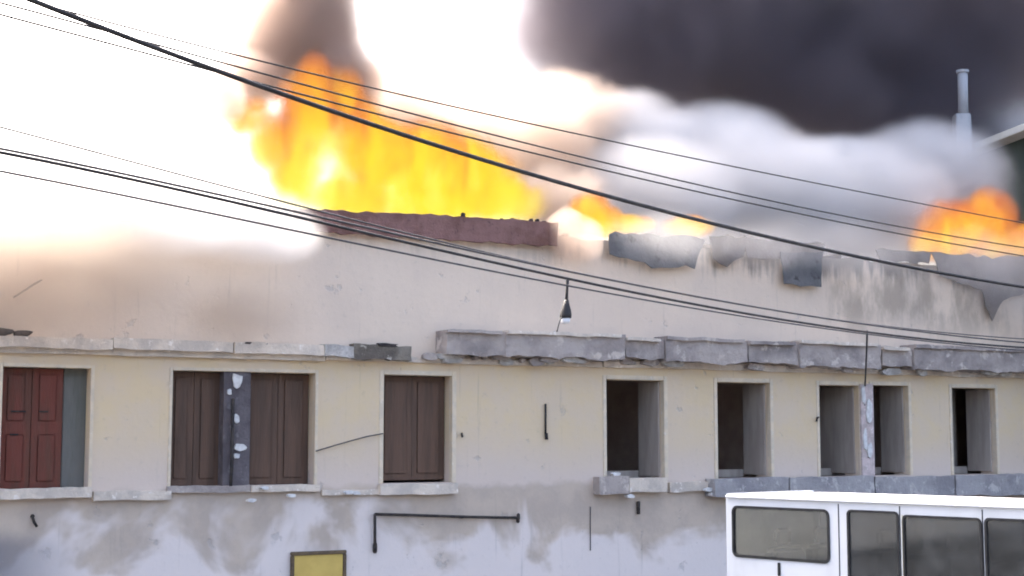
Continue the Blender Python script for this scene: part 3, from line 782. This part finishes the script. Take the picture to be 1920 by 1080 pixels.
def volume_mat(name, puffs, density, color, nscale, namp, lo, hi, step, stretch=(1, 1, 1), detail=4, fire=None, absorb=(0, 0, 0), aniso=0.2, dist=0.0):
    m = bpy.data.materials.new(name); m.use_nodes = True; nt = m.node_tree; g = G(nt); n = nt.nodes
    n.clear(); out = n.new('ShaderNodeOutputMaterial')
    co = g.coord()
    f = None
    for c, r in puffs:
        d = g.vmath('LENGTH', g.vmath('MULTIPLY', g.vmath('SUBTRACT', co, tuple(c)), (1 / r[0], 1 / r[1], 1 / r[2])))
        gsh = g.math('SUBTRACT', 1.0, d)
        f = gsh if f is None else g.math('SMOOTH_MAX', f, gsh, .15)
    nz = g.noise(g.vmath('MULTIPLY', co, stretch), nscale, detail, .58, dist)
    f2 = g.math('ADD', f, g.math('MULTIPLY', g.math('SUBTRACT', nz, .5), namp))
    mask = g.math('MULTIPLY', g.ramp(f2, lo, hi), g.ramp(f, .0, .22))      # fades out before the hull
    dens = g.math('MULTIPLY', mask, density)
    pv = n.new('ShaderNodeVolumePrincipled')
    pv.inputs['Color'].default_value = (*color, 1); pv.inputs['Absorption Color'].default_value = (*absorb, 1)
    pv.inputs['Anisotropy'].default_value = aniso
    nt.links.new(dens, pv.inputs['Density'])
    if fire:
        stops, gain, heat_z = fire
        sep = n.new('ShaderNodeSeparateXYZ'); nt.links.new(co, sep.inputs[0])
        nz2 = g.noise(g.vmath('MULTIPLY', co, (stretch[0] * 1.3, stretch[1], stretch[2] * .9)), nscale * 1.7, 3, .55, dist)
        heat = g.math('ADD', g.math('ADD', g.math('MULTIPLY', f, .55), g.math('MULTIPLY', g.math('SUBTRACT', nz2, .5), 1.5)), g.ramp(sep.outputs[2], heat_z[0], heat_z[1], heat_z[2], heat_z[3]))
        c = g.colorramp(heat, stops)
        nt.links.new(c, pv.inputs['Emission Color'])
        nt.links.new(g.math('MULTIPLY', dens, gain), pv.inputs['Emission Strength'])
    nt.links.new(pv.outputs[0], out.inputs['Volume'])
    try: m.cycles.volume_step_rate = step
    except Exception: pass
    return m
def cloud(name, label, cat, px_puffs, voxel, **kw):
    pf = puff_list(px_puffs)
    o = hull(name, pf, voxel)
    o.data.materials.clear(); o.data.materials.append(volume_mat(name, pf, **kw))
    tag(o, label, cat, None, 'stuff'); return o
cloud('dark_smoke', 'huge dark grey smoke plume filling the upper right sky', 'smoke', [
    (1130, 40, 9, 250, 260, 4), (1330, 70, 10, 300, 250, 5), (1560, 110, 10, 290, 240, 5), (1790, 80, 10, 290, 280, 5), (1690, 230, 9, 230, 180, 4), (1500, 190, 8.5, 240, 130, 3.5), (1240, 130, 8.5, 170, 150, 3.5),
    (1060, -190, 9, 230, 260, 4), (1450, -200, 10, 430, 300, 6), (1900, -160, 10, 350, 320, 6), (2120, 80, 10, 250, 290, 5)], .45,
    density=1.5, color=(.25, .225, .255), nscale=.45, namp=1.2, lo=.0, hi=.75, step=.4, detail=5)
cloud('smoke_column', 'brownish grey smoke column rising out of the main flames', 'smoke', [
    (570, 50, 3.0, 150, 150, 1.5), (600, -110, 3.0, 150, 190, 1.7), (625, 160, 2.6, 120, 140, 1.2), (520, 95, 3.0, 120, 110, 1.1), (405, 185, .9, 70, 75, .5), (470, 150, 2.6, 90, 70, .9)], .2,
    density=4.0, color=(.62, .50, .43), nscale=.7, namp=.8, lo=.0, hi=.6, step=.35, detail=4)
cloud('pale_smoke', 'thin cream white smoke drifting right of the main flames', 'smoke', [
    (740, 230, 4.5, 170, 140, 1.6), (860, 290, 4.5, 230, 150, 1.9), (1010, 290, 4.2, 170, 170, 1.8), (1060, 400, 2.2, 130, 110, 1.2), (1062, 438, -.2, 50, 62, .4), (1100, 450, -.3, 42, 52, .4), (1070, 250, 5, 150, 150, 1.6)], .3,
    density=2.6, color=(.74, .63, .55), nscale=.8, namp=1.5, lo=.0, hi=.8, step=.4, detail=4)
cloud('blue_grey_smoke', 'light blue grey smoke hanging over the right half of the roof', 'smoke', [
    (1230, 380, 3, 220, 150, 1.8), (1400, 370, 3.2, 270, 170, 2), (1590, 390, 3.2, 250, 160, 2), (1740, 370, 3.6, 200, 170, 1.8), (1320, 310, 5, 230, 140, 2.0), (1190, 300, 4.6, 170, 150, 1.8), (1530, 350, 5, 210, 110, 1.8), (1900, 330, 7, 180, 180, 1.8)], .3,
    density=2.3, color=(.84, .835, .84), nscale=.5, namp=.8, lo=.0, hi=.6, step=.4, detail=4)
cloud('edge_smoke', 'thin grey smoke curling over the scorched roof edge at the right', 'smoke', [
    (1240, 450, -.5, 170, 70, .5), (1420, 455, -.5, 190, 75, .5), (1600, 465, -.5, 190, 75, .5), (1790, 490, -.5, 190, 90, .5), (1900, 520, -.5, 130, 110, .5)], .16,
    density=.75, color=(.80, .79, .79), nscale=.9, namp=1.1, lo=.0, hi=.8, step=.5, detail=4)
cloud('wall_smoke', 'thin brownish smoke rolling down the upper wall at the left', 'smoke', [
    (-60, 440, -.9, 210, 130, .8), (90, 440, -.9, 210, 120, .8), (230, 500, -.9, 200, 120, .7), (70, 560, -.8, 200, 90, .6), (480, 580, -.6, 160, 70, .45)], .18,
    density=1.3, color=(.70, .61, .52), nscale=.9, namp=.7, lo=0.0, hi=.7, step=.4)
cloud('glare_smoke', 'thin white smoke and sky glare built as one cloud over the left roof edge', 'smoke', [  # thin smoke, thickened to imitate the overexposed sky's bloom across the wall top
    (300, 365, -.4, 240, 120, 1.2), (440, 415, -.6, 170, 95, .8), (120, 320, 1.5, 280, 110, 1.4), (330, 290, 2.6, 170, 130, 1.0), (500, 440, -.7, 130, 70, .6), (330, 430, -.8, 160, 70, .6)], .2,
    density=1.9, color=(.992, .99, .988), nscale=.8, namp=.7, lo=0.0, hi=.7, step=.4, aniso=.35)
FIRE = [(.0, (.50, .13, .05)), (.22, (.80, .25, .06)), (.42, (.98, .42, .05)), (.62, (1.0, .66, .045)), (.85, (1.0, .80, .05)), (1.0, (1.0, .90, .12))]
cloud('main_flames', 'tall yellow and orange flames over the reddish fascia', 'flames', [
    (555, 330, 1.3, 85, 125, .7), (510, 270, 1.3, 90, 90, .6), (470, 225, 1.3, 75, 55, .5), (575, 230, 1.4, 90, 125, .7), (590, 170, 1.5, 55, 90, .5), (645, 190, 1.5, 60, 90, .5), (680, 280, 1.4, 120, 130, .8),
    (770, 310, 1.4, 150, 120, .8), (870, 335, 1.4, 140, 110, .8), (950, 375, 1.3, 100, 75, .7), (640, 370, 1.2, 110, 65, .7), (780, 385, 1.2, 200, 55, .6)], .12,
    density=6.0, color=(.03, .02, .01), nscale=.85, namp=1.15, lo=.04, hi=.7, step=.22, stretch=(1.35, 1.35, .75), dist=.7, detail=4,
    fire=(FIRE, .165, (ZT + .1, ZT + 2.8, .62, -.02)))
cloud('small_flames', 'small orange flame between the fascia and the dark hanging sheet', 'flames', [
    (1105, 400, .9, 55, 55, .35), (1130, 415, .9, 50, 40, .35), (1180, 420, .9, 60, 24, .3), (1290, 425, .9, 65, 28, .3)], .08,
    density=5.0, color=(.03, .02, .01), nscale=1.3, namp=.8, lo=.0, hi=.5, step=.3, stretch=(1.4, 1.4, .8), dist=.6, detail=3, fire=(FIRE, .18, (ZT, ZT + 1.2, .4, .15)))
cloud('right_flames', 'orange flames below the flue stack at the right', 'flames', [
    (1790, 430, 1.2, 90, 70, .7), (1850, 410, 1.3, 70, 75, .6), (1760, 455, 1.1, 70, 45, .5), (1870, 455, 1.1, 90, 40, .5), (1935, 450, 1.2, 60, 45, .5)], .12,
    density=3.5, color=(.05, .03, .02), nscale=1.0, namp=.85, lo=.0, hi=.5, step=.25, stretch=(1.3, 1.3, .8), dist=.6, detail=3, fire=(FIRE, .18, (ZT - .2, ZT + 1.6, .38, .0)))
